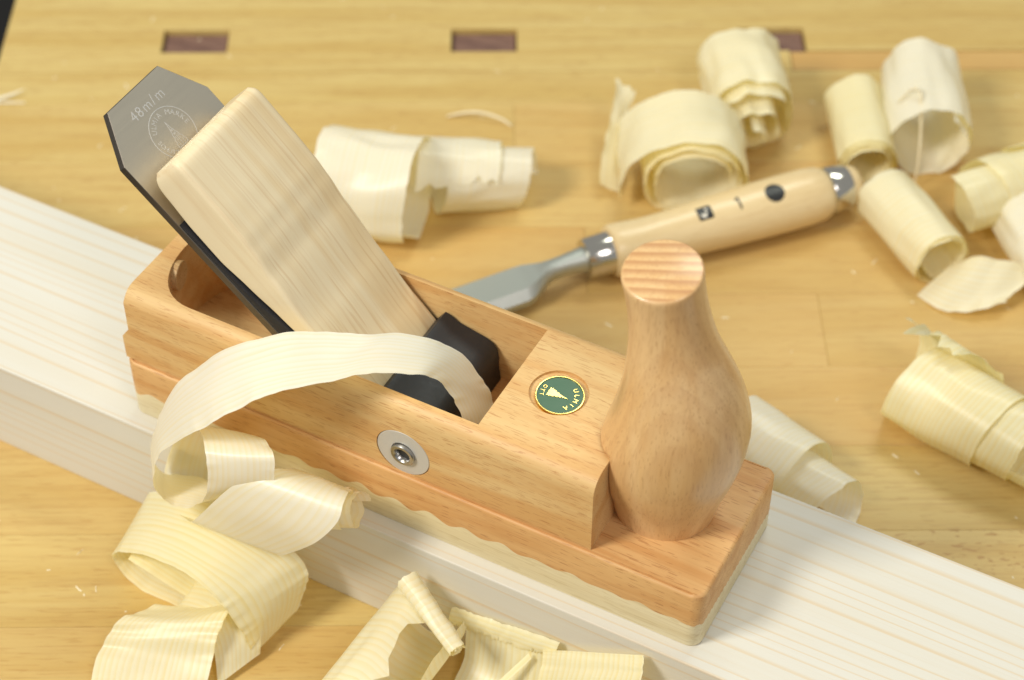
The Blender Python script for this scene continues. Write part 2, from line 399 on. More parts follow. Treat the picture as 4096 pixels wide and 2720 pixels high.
# upper block with rear ledge
prof = [(-L, HS), (-L, 37.2), (-L+1.0, 38.6), (-222.6, 42.0), (-222.6, HB), (-40.7, HB), (-40.7, HS)]
bm = prism_bm(prof, lambda u, v, t: (u, t, T+v), 1.7, W-1.7)
ZT = T+HB
bev(bm, lambda a, b: abs(a.z-ZT) < .01 and abs(b.z-ZT) < .01 and abs(a.y-b.y) < .01, 6.5, 6)
bev(bm, lambda a, b: max(a.x, b.x) < -222 and abs(a.x-b.x) < .01 and abs(a.y-b.y) < 1e-3 and abs(a.z-b.z) > 5, 3.5, 4)
bm.normal_update()
bev(bm, lambda a, b: max(a.x, b.x) < -215 and min(a.z, b.z) > ZT-8 and abs(a.z-b.z) < 4 and abs(a.x+222.6) < .6 and abs(b.x+222.6) < .6 and abs(a.y-b.y) > 1, 1.6, 3)
body = from_bm('body', bm, BEECH, PLN, True, auto=28)
YM0, YM1 = 6.9, 55.5
# cutters: slanted throat, round-ended pocket behind the iron, badge and washer recesses
xb = lambda h: -161.4 + (HB - h)/math.tan(SL)
thr = [(-84.9, 90), (-84.9, 34), (-91, 20), (xb(20), 20), (xb(40), 40), (-149, 40), (-149, 90)]
c1 = from_bm('c1', prism_bm(thr, lambda u, v, t: (u, t, T+v), YM0, YM1), BEECH)
yc = (YM0+YM1)/2; hw = (YM1-YM0)/2
plan = [(-144, YM0)] + [(-197.5 - 19.0*math.cos(t)**0.85 if math.cos(t) > 0 else -197.5, yc + hw*math.sin(t)) for t in [(-PI/2 + PI*i/24) for i in range(25)]] + [(-144, YM1)]
c2 = from_bm('c2', prism_bm(plan, lambda u, v, t: (u, v, T+t), 27.6, 90), BEECH)
def cyl_bm(P, axis, r, h, n=48):
    a = Vector(axis); e1 = a.orthogonal().normalized(); e2 = a.cross(e1)
    return prism_bm([(r*math.cos(2*PI*i/n), r*math.sin(2*PI*i/n)) for i in range(n)], lambda u, v, t: Vector(P)+e1*u+e2*v+a*t, 0, h)
c3 = from_bm('c3', cyl_bm((-68.3, 31.5, ZT-0.9), (0, 0, 1), 10.0, 5), BEECH)
c4 = from_bm('c4', cyl_bm((-111.2, -1, T+36.6), (0, 1, 0), 10.3, 3.7), BEECH)
bpy.context.view_layer.update()
cut(body, [c1, c2, c3, c4])
for f in body.data.polygons: f.use_smooth = True
body.data.set_sharp_from_angle(angle=math.radians(28))

# dowel plug in the pocket wall
lathe('plug', [(0, 5.4), (7.8, 5.4), (8.0, 5.2)], (-221, 21.5, T+54.0), (1, 0.25, 0.0), PLUG, PLN, 32)

# washer with sleeve
wsh = lathe('washer', [(0, 4.2), (0.0, 10.0), (0.75, 10.05), (0.95, 9.8), (0.95, 4.6), (0.3, 4.3)], (-111.2, 2.75, T+36.6), (0, -1, 0), ZINC, PLN, 56, auto=30)
lathe('sleeve', [(0, 4.5), (1.6, 4.5), (1.9, 4.2), (1.9, 3.2), (1.4, 2.7), (-0.3, 2.4)], (-111.0, 2.4, T+36.3), (0, -1, 0), SLEEVE, wsh, 40)
lathe('bore', [(0, 2.6), (0.2, 2.6)], (-111.0, 2.4, T+36.3), (0, -1, 0), DARKHOLE, wsh, 24)

# ---- lettering helper
def text_geo(body_txt, size, ext=0.04, offset=0.0):
    cu_ = bpy.data.curves.new('t', 'FONT'); cu_.body = body_txt; cu_.size = 1.0; cu_.align_x = 'CENTER'; cu_.resolution_u = 3
    cu_.offset = offset
    ob = bpy.data.objects.new('t', cu_); C.objects.link(ob); bpy.context.view_layer.update()
    me = bpy.data.meshes.new_from_object(ob.evaluated_get(bpy.context.evaluated_depsgraph_get()))
    vs = [(v.co.x*size, v.co.y*size) for v in me.vertices]; fs = [list(p.vertices) for p in me.polygons]
    bpy.data.objects.remove(ob); bpy.data.curves.remove(cu_); bpy.data.meshes.remove(me)
    return vs, fs
_tc = {}
def letter(ch, size, frame, mat, parent, name='letter', h=0.12, offset=0.0, sx=1.0):
    """frame(u,v,t)->xyz ; letters given real thickness h"""
    k = (ch, offset)
    if k not in _tc: _tc[k] = text_geo(ch, 1.0, offset=offset)
    vs, fs = _tc[k]
    bm = bmesh.new(); vv = [bm.verts.new((x*size*sx, y*size, 0)) for x, y in vs]
    for f in fs:
        try: bm.faces.new([vv[i] for i in f])
        except ValueError: pass
    r = bmesh.ops.extrude_face_region(bm, geom=list(bm.faces))
    for e in r['geom']:
        if isinstance(e, bmesh.types.BMVert): e.co.z += h
    for v in bm.verts: v.co = Vector(frame(v.co.x, v.co.y, v.co.z))
    return from_bm(name, bm, mat, parent)
def solid_poly(name, poly, frame, mat, parent, h=0.12):
    return from_bm(name, prism_bm(poly, lambda u, v, t: frame(u, v, t), 0, h), mat, parent)
def ring_poly(name, r0, r1, frame, mat, parent, h, a0=0, a1=2*PI, n=64):
    vs, fs = [], []
    closed = a1-a0 > 6.28
    m = n if closed else n+1
    for i in range(m):
        t = a0+(a1-a0)*i/n; c, s = math.cos(t), math.sin(t)
        vs += [frame(r0*c, r0*s, 0), frame(r1*c, r1*s, 0), frame(r1*c, r1*s, h), frame(r0*c, r0*s, h)]
    for i in range(n):
        j = (i+1) % m
        for k in range(4): fs.append((i*4+k, i*4+(k+1) % 4, j*4+(k+1) % 4, j*4+k))
    return mesh(name, vs, fs, mat, parent)
def spire(w, h):
    """stepped gothic tower outline, tip up, centred"""
    return [(-w, -h), (w, -h), (w, -h*0.72), (w*0.82, -h*0.66), (w*0.82, -h*0.42), (w*0.55, -h*0.30), (w*0.55, -h*0.06), (w*0.36, 0.04*h), (w*0.32, 0.26*h),
            (w*0.2, 0.34*h), (0.0, h), (-w*0.2, 0.34*h), (-w*0.32, 0.26*h), (-w*0.36, 0.04*h), (-w*0.55, -h*0.06), (-w*0.55, -h*0.30), (-w*0.82, -h*0.42), (-w*0.82, -h*0.66), (-w, -h*0.72)]

# badge : green enamel, brass rim, spire and arced letters (its top points to the horn)
BC = Vector((-67.4, 30.2, ZT-0.88))
badge = lathe('badge', [(0, 7.6), (0.9, 7.9), (1.35, 7.95)], BC, (0.05, -0.03, 1), GREEN, PLN, 64)
tilt = Vector((0.05, -0.03, 1)).normalized()
bu = Vector((0, -1, 0)); bu = (bu - tilt*bu.dot(tilt)).normalized(); bv = tilt.cross(bu)     # letters' right, letters' up (+X)
def bframe(u, v, t): return BC + bu*u + bv*v + tilt*(1.36+t)
ringm = lathe('rim', [(0, 8.1), (1.2, 8.25), (1.62, 8.15), (1.68, 7.95), (1.62, 7.7), (1.2, 7.66), (0, 7.7)], BC, tilt, BRASS, badge, 72)
def arc_letters(txt, R, a_mid, step, size, frame, mat, parent, inward=False, h=0.15, sx=1.0, offset=0.0):
    for i, ch in enumerate(txt):
        k = i - (len(txt)-1)/2
        a = a_mid - k*step if not inward else a_mid + k*step
        if ch == ' ': continue
        c, s = math.cos(a), math.sin(a)
        if not inward: rt, up = (s, -c), (c, s)
        else: rt, up = (-s, c), (-c, -s)
        def fr(u, v, t, rt=rt, up=up, c=c, s=s): return frame(R*c + rt[0]*u + up[0]*v, R*s + rt[1]*u + up[1]*v, t)
        letter(ch, size, fr, mat, parent, h=h, sx=sx, offset=offset)
arc_letters('ULMIA', 4.9, PI/2+0.05, 0.40, 2.3, bframe, BRASS, badge)
arc_letters('OTT', 6.6, -PI/2+0.12, 0.30, 1.9, bframe, BRASS, badge, inward=True)
solid_poly('emblem', [(x+0.25, y-0.4) for x, y in spire(1.75, 3.6)], bframe, BRASS, badge, 0.18)

# ---- iron, cap iron, wedge : local frame s along slope (down), n off the face
A0 = Vector((-215.9, 0, 162.4)); sd = Vector((math.cos(SL), 0, -math.sin(SL))); nn = Vector((math.sin(SL), 0, math.cos(SL)))
def IF(s, y, off): return A0 + sd*s + nn*off + Vector((0, y, 0))
iron_poly = [(-16.2, 17.2), (-16.2, 45.2), (0.3, 55.0), (152, 55.0), (152, 7.4), (0.3, 7.4)]
bm = prism_bm(iron_poly, lambda u, v, t: IF(u, v, t), -3.2, 0.0)
bmesh.ops.bevel(bm, geom=list(bm.edges), offset=0.14, segments=1, affect='EDGES')
iron = from_bm('plane_iron', bm, STEEL, PLN)
iron['label'] = 'grey steel plane iron with clipped top corners and stamped letters'
iron.data.materials.append(STEEL_EDGE)
for p in iron.data.polygons:
    if abs(p.normal.dot(nn)) < 0.95: p.material_index = 1
def iframe(s0, y0):
    return lambda u, v, t: IF(s0 - v, y0 + u, 0.005 + t)
f48 = iframe(-7.6, 31.4)
xs = {'4': -7.6, '8': -4.6, 'm': -0.6, '/': 2.7, 'n': 6.3}
for ch, key in (('4', '4'), ('8', '8'), ('m', 'm'), ('/', '/'), ('m', 'n')):
    letter(ch, 5.3 if ch != '/' else 5.6, (lambda u, v, t, d=xs[key]: f48(u+d, v - 0.1, t)), STAMP, iron, h=0.05, offset=-0.008)
fc = iframe(3.1, 31.6)
ring_poly('stamp_ring', 9.0, 9.28, fc, STAMP, iron, 0.05)
arc_letters('ULMIA', 6.35, math.radians(118), 0.245, 2.6, fc, STAMP, iron, h=0.05, offset=-0.006)
arc_letters('MARKE', 6.35, math.radians(28), 0.275, 2.6, fc, STAMP, iron, h=0.05, offset=-0.006)
arc_letters('SCHUTZ', 8.0, math.radians(205), 0.20, 2.3, fc, STAMP, iron, inward=True, h=0.05, offset=-0.006)
arc_letters('ULM', 8.0, math.radians(285), 0.23, 2.3, fc, STAMP, iron, inward=True, h=0.05, offset=-0.006)
# engraved spire drawn as thin strokes
sp_ = [(x, y-0.4) for x, y in spire(2.3, 4.9)]
for i in range(len(sp_)):
    a, b = Vector(sp_[i]), Vector(sp_[(i+1) % len(sp_)]); d = (b-a); 
    if d.length < 0.2: continue
    q = Vector((-d.y, d.x)).normalized()*0.11
    solid_poly('stamp_stroke', [tuple(a-q), tuple(b-q), tuple(b+q), tuple(a+q)], fc, STAMP, iron, 0.04)
for yy in (-4.6, -3.7, -2.7, -1.7, -0.5, 0.8):
    ww = 1.9 if yy < -3.5 else (1.2 if yy < -0.8 else 0.6)
    for xx in (-ww*0.6, 0.0, ww*0.6):
        solid_poly('stamp_stroke', [(xx-0.09, yy-0.35), (xx+0.09, yy-0.35), (xx+0.09, yy+0.4), (xx-0.09, yy+0.4)], fc, STAMP, iron, 0.04)

# cap iron: dark plate on the iron, humped nose in front of the wedge end
def ycap(o): return 0
cap_top = [(26, 0.1), (30, 1.0), (44, 1.5), (60, 2.6), (80, 6.0), (100, 8.4), (112, 9.2)]
nose = [(-124.3, 97.6), (-122.0, 96.9), (-119.1, 95.0), (-113, 93.6), (-108, 92.4), (-105.6, 91.2), (-103.9, 89.2), (-103.2, 85.2), (-103.3, 80.5), (-102.6, 74.3), (-104.2, 69.4), (-108.5, 64.0)]
poly = []
for s, o in cap_top: q = IF(s, 0, o); poly.append((q.x, q.z))
poly += nose
for s in (138, 100, 60, 27): q = IF(s, 0, 0.06); poly.append((q.x, q.z))
bm = prism_bm(poly, lambda u, v, t: (u, t, v), 7.7, 54.7)
bev(bm, lambda a, b: abs(a.y-b.y) < .01 and abs(a.z-b.z)+abs(a.x-b.x) > 0.5, 0.7, 2)
cap = from_bm('cap_iron', bm, BLUED, PLN, True, auto=40)
cap['label'] = 'blackened cap iron with humped nose in front of the wedge'

# wedge: upper and lower offset curves, rounded section
def interp(tab, x):
    if x <= tab[0][0]: return tab[0][1]
    for (a, b), (c, d) in zip(tab, tab[1:]):
        if x <= c:
            t = (x-a)/(c-a); return b + (d-b)*(3*t*t-2*t**3)*0.5 + (d-b)*t*0.5
    return tab[-1][1]
top_o = [(8, 22.0), (30, 21.2), (41, 20.5), (48, 19.4), (58, 17.2), (80, 13.8), (100, 10.6), (118, 8.8)]
low_o = [(8, 5.6), (16, 4.0), (30, 2.4), (44, 2.0), (56, 3.6), (70, 5.4), (90, 7.6), (118, 8.4)]
vs, fs = [], []
ns = 70; sec = []
for i in range(ns+1):
    s = 8.2 + (116.5-8.2)*i/ns
    e = min(1.0, (i+0.02)/3.2); er = math.sqrt(max(0.0, 1-(1-e)**2))     # rounded top end
    to, lo = interp(top_o, s), interp(low_o, s)
    mid = (to+lo)/2; hh = (to-lo)/2*(0.72+0.28*er) if i < 4 else (to-lo)/2
    y0, y1 = 7.9 + 1.3*(1-er), 54.2 - 1.3*(1-er)
    r = min(1.9, hh*0.8); ring = []
    for cx, cy, a0 in ((y1-r, mid-hh+r, -PI/2), (y1-r, mid+hh-r, 0), (y0+r, mid+hh-r, PI/2), (y0+r, mid-hh+r, PI)):
        for k in range(6): a = a0 + PI/2*k/5; ring.append((cx + r*math.cos(a), cy + r*math.sin(a)))
    sec.append([IF(s, y, o) for y, o in ring])
wedge = loft_layers('wedge', sec, WEDGE, PLN, auto=50)
wedge['label'] = 'pale wooden wedge with rounded end over the iron'

# horn
hz = [(26.9, -27.6, 16.6), (30, -27.4, 17.1), (36, -27.0, 18.0), (45, -26.2, 19.8), (55, -25.2, 21.3), (64, -24.4, 21.8), (72, -24.0, 21.5), (80, -24.4, 20.4), (88, -25.5, 18.6), (96, -27.3, 16.4),
      (104, -29.4, 14.2), (112, -31.3, 12.9), (120, -33.0, 12.3), (126, -34.2, 12.3), (129.6, -34.9, 12.5), (130.4, -35.0, 12.35), (130.8, -35.05, 11.9)]
def cr(tab, x):                                   # Catmull-Rom through (x, a, b)
    n = len(tab)
    for i in range(n-1):
        if x <= tab[i+1][0] or i == n-2:
            p0, p1, p2, p3 = tab[max(i-1, 0)], tab[i], tab[i+1], tab[min(i+2, n-1)]
            t = (x-p1[0])/(p2[0]-p1[0])
            def h(k):
                m1 = (p2[k]-p0[k])/(p2[0]-p0[0])*(p2[0]-p1[0]); m2 = (p3[k]-p1[k])/(p3[0]-p1[0])*(p2[0]-p1[0])
                return (2*t**3-3*t**2+1)*p1[k] + (t**3-2*t**2+t)*m1 + (-2*t**3+3*t**2)*p2[k] + (t**3-t**2)*m2
            return h(1), h(2)
lays = []
zs = [26.92 + (129.6-26.92)*i/90 for i in range(91)] + [130.2, 130.6, 130.8]
sm = lambda z: (lambda t: t*t*(3-2*t))(min(1.0, max(0.0, (z-98)/32.0)))
for z in zs:
    c, r = cr(hz, z) if z < 129.7 else {130.2: (-35.0, 12.4), 130.6: (-35.03, 12.1), 130.8: (-35.05, 11.6)}[z]
    ly = []
    for k in range(72):
        a = 2*PI*k/72
        fb = max(0.0, math.cos(a - math.radians(205)))**2 * 0.22 * math.exp(-((z-51)/21.0)**2)
        x, y = c + r*(1+fb)*math.cos(a), 31.2 + r*(0.97+fb)*math.sin(a)
        if z < HB+0.15: x = max(x, -40.6)
        ly.append((x, y, T+z + (0.06*(x-c) + 0.19*(y-31.2))*sm(z)))
    lays.append(ly)
horn = loft_layers('horn', lays, HORN, PLN, auto=45)
horn['label'] = 'smooth bulging front horn with flat striped end grain top'

# ------------------------------------------------------------------ chisel behind the plane
ca = Vector((-124.2, 191.6, 12.6)); cb = Vector((-46.0, 282.6, 14.2)); cax = (cb-ca).normalized(); clen = (cb-ca).length
CH = thing('chisel', (ca.x, ca.y, 0), 'chisel with pale round wooden handle and two shiny steel ferrules behind the plane', 'chisel')
cside = Vector((-cax.y, cax.x, 0)).normalized(); cup = cax.cross(cside) if cax.cross(cside).z > 0 else cside.cross(cax)
hp = [(-1.0, 8.2), (0, 11.0), (2, 11.5), (6, 11.3), (14, 10.7), (22, 10.6), (34, 11.1), (50, 11.8), (66, 12.3), (82, 12.6), (92, 12.5), (98, 11.8), (101, 10.4), (102, 9.2)]
def chl(name, pr, mat, par=CH, auto=40): return lathe(name, pr, ca, cax, mat, par, 56, auto=auto)
handle = chl('handle', hp, HANDLE)
chl('ferrule', [(-12.2, 6.0), (-12.0, 8.3), (-11.4, 8.6), (-2.2, 9.2), (-0.5, 9.25), (-0.3, 8.4)], CHROME)
chl('hoop', [(101.4, 9.6), (101.6, 10.2), (102.4, 10.5), (110.4, 10.1), (111.2, 9.7), (111.3, 8.8)], CHROME)
chl('butt', [(110.8, 8.9), (113.2, 8.8), (115.6, 8.0), (117.0, 6.0), (117.4, 3.0)], HANDLE)
# neck swelling into the ferrule, then the flat bevelled blade
def chp(s, u, z): return ca + cax*s + cside*u + Vector((0, 0, z))
secs = []
def hexring(hw_, top_, bot_, n=4):
    m = bot_ + (top_-bot_)*0.45; c = [(hw_, bot_), (hw_, m), (hw_*0.66, top_), (-hw_*0.66, top_), (-hw_, m), (-hw_, bot_)]
    return [(c[i][0] + (c[(i+1) % 6][0]-c[i][0])*k/n, c[i][1] + (c[(i+1) % 6][1]-c[i][1])*k/n) for i in range(6) for k in range(n)]
for s, hw_, top_, bot_, rnd in [(-12.0, 5.6, 5.6, -5.6, 1), (-16, 5.0, 5.0, -5.0, 1), (-21, 4.3, 4.2, -4.4, .9), (-27, 4.0, 3.2, -4.6, .6), (-30.5, 4.8, 2.2, -5.2, .3), (-31.5, 5.6, 1.6, -5.6, .1),
                                (-34.5, 7.4, 0.9, -6.2, 0), (-38, 9.6, 0.2, -6.8, 0), (-41, 10.4, -0.5, -7.3, 0), (-80, 10.4, -4.6, -10.6, 0), (-124, 10.4, -8.4, -12.45, 0), (-136, 10.4, -12.2, -12.5, 0)]:
    cz = (top_+bot_)/2; ring = []
    for hx, hz_ in hexring(hw_, top_, bot_):
        a = math.atan2((hz_-cz)*hw_, hx*(top_-bot_)/2)
        ring.append(chp(s, hx*(1-rnd) + hw_*math.cos(a)*rnd, hz_*(1-rnd) + (cz + (top_-bot_)/2*math.sin(a))*rnd))
    secs.append(ring)
blade = loft_layers('blade', secs, CHISEL, CH, auto=28)
random.seed(5)
for i in range(9):                                              # worn maker's stamp on the blade, unreadable
    s0 = -84 + i*2.1
    zt = -4.6 + (s0+80)*(0.103 if s0 > -80 else 0.0864) + 0.05
    vs = [chp(s0 + a*1.5, b, zt + a*1.5*0.095 + h*0.06) for h in (0, 1) for a, b in ((0, -1.6 + random.uniform(-.3, .3)), (1, -1.6), (1, 1.0 + random.uniform(-.4, .4)), (0, 1.0))]
    if i in (4,): continue
    mesh('stamp_mark', vs, [(0, 1, 2, 3), (4, 5, 6, 7), (0, 1, 5, 4), (1, 2, 6, 5), (2, 3, 7, 6), (3, 0, 4, 7)], CHALK, blade)
def hr(s):
    for (a, b), (c, d) in zip(hp, hp[1:]):
        if a <= s <= c: return b + (d-b)*(s-a)/(c-a)
def on_handle(s0, phi0):
    """flat print wrapped on the handle: u along the axis, v round it (towards the near side is -v)"""
    def f(u, v, t):
        s = s0+u; r = hr(s)+0.05+t; ph = phi0 + v/12.0
        return ca + cax*s + (cside*math.sin(ph) + cup*math.cos(ph))*r
    return f
def print_poly(name, poly, frame, mat, h=0.06, sub=4):
    bm = prism_bm(poly, lambda u, v, t: (u, v, t), 0, h)
    bmesh.ops.triangulate(bm, faces=bm.faces)
    bmesh.ops.subdivide_edges(bm, edges=bm.edges, cuts=sub, use_grid_fill=True)
    for v in bm.verts: v.co = Vector(frame(*v.co))
    return from_bm(name, bm, mat, handle)
PHI = -0.30
fd = on_handle(74, PHI); fs_ = on_handle(41.5, PHI); f1 = on_handle(57.5, PHI)
# black disc drawn as rings so it follows the curve
bm = bmesh.new(); rows_ = []
for j in range(5):
    rr = 4.3*j/4
    rows_.append([bm.verts.new(fd(rr*math.cos(2*PI*k/32), rr*math.sin(2*PI*k/32), 0.06)) for k in range(32)] if j else [bm.verts.new(fd(0, 0, 0.06))]*32)
for j in range(4):
    for k in range(32):
        k2 = (k+1) % 32
        vs_ = [rows_[j][k], rows_[j+1][k], rows_[j+1][k2]] + ([rows_[j][k2]] if j else [])
        bm.faces.new(vs_)
edge = [bm.verts.new(fd(4.3*math.cos(2*PI*k/32), 4.3*math.sin(2*PI*k/32), -0.1)) for k in range(32)]
for k in range(32): bm.faces.new((rows_[4][k], edge[k], edge[(k+1) % 32], rows_[4][(k+1) % 32]))
from_bm('printed_disc', bm, BLACK, handle)
rq = [(x*0.5, y*0.5) for x, y in rrect(-6.6, 6.6, -6.6, 6.6, 1.6, step=3, cs=3)]
print_poly('printed_square', rq, fs_, BLACK, 0.06, 3)
print_poly('printed_figure', [(-2.2, -1.4), (-0.9, -2.3), (0.6, -2.2), (0.2, -1.2), (1.2, -0.2), (0.4, 0.2), (-0.6, -0.7), (-1.9, -0.2)], (lambda u, v, t: fs_(u, v, t+0.07)), WHITE, 0.05, 2)
print_poly('printed_figure', [(0.3, 1.0), (1.9, 1.2), (1.4, 2.0), (0.1, 1.9)], (lambda u, v, t: fs_(u, v, t+0.07)), WHITE, 0.05, 2)
# the digit 1, standing across the axis with its foot to the far side
print_poly('digit', [(-0.45, 3.0), (0.45, 3.0), (0.45, -1.8), (1.5, -1.0), (1.6, -1.9), (0.2, -3.0), (-0.45, -3.0)], (lambda u, v, t: f1(-u, -v, t)), BLACK, 0.06, 2)

# ------------------------------------------------------------------ shavings
def crp(pts, t):
    """Catmull-Rom on a list of Vectors, t in 0..1"""
    n = len(pts)-1; x = t*n; i = min(int(x), n-1); f = x-i
    p0, p1, p2, p3 = pts[max(i-1, 0)], pts[i], pts[i+1], pts[min(i+2, n)]
    return 0.5*((2*p1) + (p2-p0)*f + (2*p0-5*p1+4*p2-p3)*f*f + (3*p1-p0-3*p2+p3)*f**3)

def helix(tab, step=20, sq=1.0, up=(0, 0, 1)):
    """tab rows: (angle, centre, axis, radius, width), angle falling or rising; returns the two ribbon edges (axis side last)"""
    A, B = [], []
    n = max(2, int(abs(tab[-1][0]-tab[0][0])/step)); sgn = 1 if tab[-1][0] > tab[0][0] else -1
    for i in range(n+1):
        th = tab[0][0] + (tab[-1][0]-tab[0][0])*i/n
        for p, q in zip(tab, tab[1:]):
            if (th-p[0])*sgn >= -1e-6 and (th-q[0])*sgn <= 1e-6: break
        t = (th-p[0])/(q[0]-p[0]); t = t*t*(3-2*t)*0.5 + t*0.5
        c = Vector(p[1]).lerp(Vector(q[1]), t); a = Vector(p[2]).lerp(Vector(q[2]), t).normalized()
        r = p[3]+(q[3]-p[3])*t; w = p[4]+(q[4]-p[4])*t
        e2 = Vector(up); e2 = (e2 - a*e2.dot(a)).normalized(); R_ = a.cross(e2)
        g = math.radians(th); pos = c + (R_*math.cos(g) + e2*sq*math.sin(g))*r
        A.append(pos - a*w/2); B.append(pos + a*w/2)
    return A, B

class Sh:
    """collects ribbons of one shaving"""
    def __init__(s): s.v, s.f, s.uv = [], [], []
    def grid(s, P, uvf, nu, nv):
        b = len(s.v)
        for i in range(nu+1):
            for j in range(nv+1):
                s.v.append(P[i][j]); s.uv.append(uvf[i][j])
        for i in range(nu):
            for j in range(nv):
                a = b + i*(nv+1)+j; s.f.append((a, a+1, a+nv+2, a+nv+1))
    def ribbon(s, A, B, nu=160, nv=14, bow=0.0, seed=0, edge=0.35, ripple=0.15, tear0=0.0, tear1=0.0, edge_tear=0.0):
        A = [Vector(a) for a in A]; B = [Vector(b) for b in B]
        P, U = [], []; ulen = 0; prev = None
        w = sum((a-b).length for a, b in zip(A, B))/len(A)
        for i in range(nu+1):
            row, ur = [], []
            for j in range(nv+1):
                v = j/nv
                t = i/nu
                if tear0: t = t + (1-t)*tear0*abs(noise.noise((v*9.1+seed, 3.3, seed)))*max(0, 1-8*t)
                if tear1: t = t - t*tear1*abs(noise.noise((v*9.7+seed, 7.3, seed)))*max(0, 1-8*(1-t))
                t = min(1, max(0, t))
                a, b = crp(A, t), crp(B, t)
                ed = noise.noise((t*nu*0.06, seed*1.7, 0.5))*edge*(1 if v > 0.5 else -1)*(abs(v-0.5)*2)**2
                if edge_tear and v > 0.75: ed += edge_tear*noise.noise((t*nu*0.9, seed, 9.1))*(v-0.75)*4
                p = a.lerp(b, v)
                d = (b-a); dl = d.length or 1
                p += d/dl*ed
                e = 0.004
                tan = (crp(A, min(1, t+e)).lerp(crp(B, min(1, t+e)), v) - crp(A, max(0, t-e)).lerp(crp(B, max(0, t-e)), v))
                nrm = d.cross(tan)
                nrm = nrm.normalized() if nrm.length > 1e-6 else Vector((0, 0, 1))
                p += nrm*(bow*(1-(2*v-1)**2) + ripple*noise.noise((t*nu*0.11, v*2.0, seed+4.4)) + ripple*1.4*noise.noise((t*nu*0.22, 1.0*(v > .5), seed+8.4))*(abs(v-.5)*2)**3)
                row.append(p); ur.append((0, v*w))
            if prev is not None: ulen += (row[nv//2]-prev).length
            prev = row[nv//2]
            P.append(row); U.append([(ulen, x[1]) for x in ur])
        s.grid(P, U, nu, nv)
    def roll(s, P0, P1, rt, th0, th1, w, a0, a1, sq=1.0, cone=0.0, seed=0, nu=None, nv=12, tear0=0.0, tear1=0.0, edge=0.4, ripple=0.25, up=(0, 0, 1), ell=1.0, irr=0.09):
        """helical roll about the axis P0->P1; rt: radius table over 0..1; angles in degrees (90 = up)"""
        P0, P1 = Vector(P0), Vector(P1); a = (P1-P0).normalized()
        e2 = Vector(up); e2 = (e2 - a*e2.dot(a)).normalized(); e1 = e2.cross(a)
        th0, th1 = math.radians(th0), math.radians(th1)
        nu = nu or max(24, int(abs(th1-th0)/(2*PI)*56))
        P, U = [], []; ul = 0; prev = None
        for i in range(nu+1):
            row = []
            for j in range(nv+1):
                v = j/nv; t = i/nu
                if tear0: t = t + tear0*(0.5+noise.noise((v*7.1+seed, 3.3, seed)) + 0.5*noise.noise((v*23.+seed, 1.3, seed)))*max(0, 1-t/0.12)*0.12
                if tear1: t = t - tear1*(0.5+noise.noise((v*7.7+seed, 7.3, seed)) + 0.5*noise.noise((v*21.+seed, 1.9, seed)))*max(0, 1-(1-t)/0.12)*0.12
                th = th0+(th1-th0)*t
                r = interp(rt, t)*(1+cone*(v-0.5))*(1 + irr*noise.noise((math.cos(th)*1.2+seed*3.1, math.sin(th)*1.2, v*1.3+seed)) + 0.45*irr*noise.noise((math.cos(th)*3+seed, math.sin(th)*3, v*2.4+seed*5.1)))
                r += ripple*noise.noise((th*1.3+seed, v*1.5, seed*2.1)) + 0.5*ripple*noise.noise((th*3.1+seed, v*3.5, seed*1.1))
                ax = a0+(a1-a0)*t + (v-0.5)*w + edge*noise.noise((th*1.7, seed, v*0.4))*2 + (abs(v-0.5)*2)**4*0.5*noise.noise((th*9.0, seed, 2.0 if v > .5 else 5.0))
                row.append(P0 + a*ax + e1*(r*math.cos(th)*ell) + e2*(r*sq*math.sin(th)))
            if prev is not None: ul += (row[nv//2]-prev).length
            prev = row[nv//2]
            P.append(row); U.append([(ul, j/nv*w) for j in range(nv+1)])
        s.grid(P, U, nu, nv)
    def build(s, label, mat, thick=0.16, floor_z=0.15, group='curled wood shavings on the bench', name='wood_shaving'):
        # settle: nothing below the bench surface
        if floor_z is not None:
            for k, p in enumerate(s.v):
                if p.z < floor_z: p.z = floor_z + 0.02*(k % 3)
        n = len(s.v); cx = sum(p.x for p in s.v)/n; cy = sum(p.y for p in s.v)/n; cz = min(p.z for p in s.v)
        o = mesh(name, s.v, s.f, mat, None, True, s.uv, org=(cx, cy, cz))
        tag(o, label, 'wood shaving', group)
        return o

# 1: the long ribbon coming out of the mouth, arching over the body and rolling up in front of it
far = [(-90.5, 36.5, 66), (-92.5, 36, 74), (-95.1, 36, 81.2), (-96.9, 35.5, 89.7), (-98.3, 33, 97.7), (-102.2, 30, 108), (-107.3, 26, 115.5), (-113.8, 22, 119.4), (-123, 18, 120.6), (-130, 12, 122.2), (-139.5, 6, 123.9),
       (-149, 0, 124.9), (-159.5, -5, 121.2), (-171.4, -9, 113.4), (-183, -12, 101.5), (-192.2, -13, 89.3), (-199.8, -13, 74.3), (-206.2, -13, 57.2), (-211.6, -12, 39.0)]
near = [(-92, 17, 70), (-94, 16.5, 82), (-96.8, 16, 97.6), (-98.9, 15, 103.9), (-100.8, 13, 111.1), (-102.4, 9, 117.6), (-105.7, 4, 122.9), (-114.7, 0, 122.6), (-122, -4, 122.3), (-128.2, -10, 121.1), (-135.8, -16, 120.8),
        (-142.7, -21, 119.1), (-149.6, -26, 116.2), (-158.6, -29, 108.2), (-166.8, -31, 99.5), (-175, -31, 90.8), (-183.7, -30, 78.5), (-191.4, -28, 66.7), (-197.8, -25, 52.9)]
s1 = Sh()
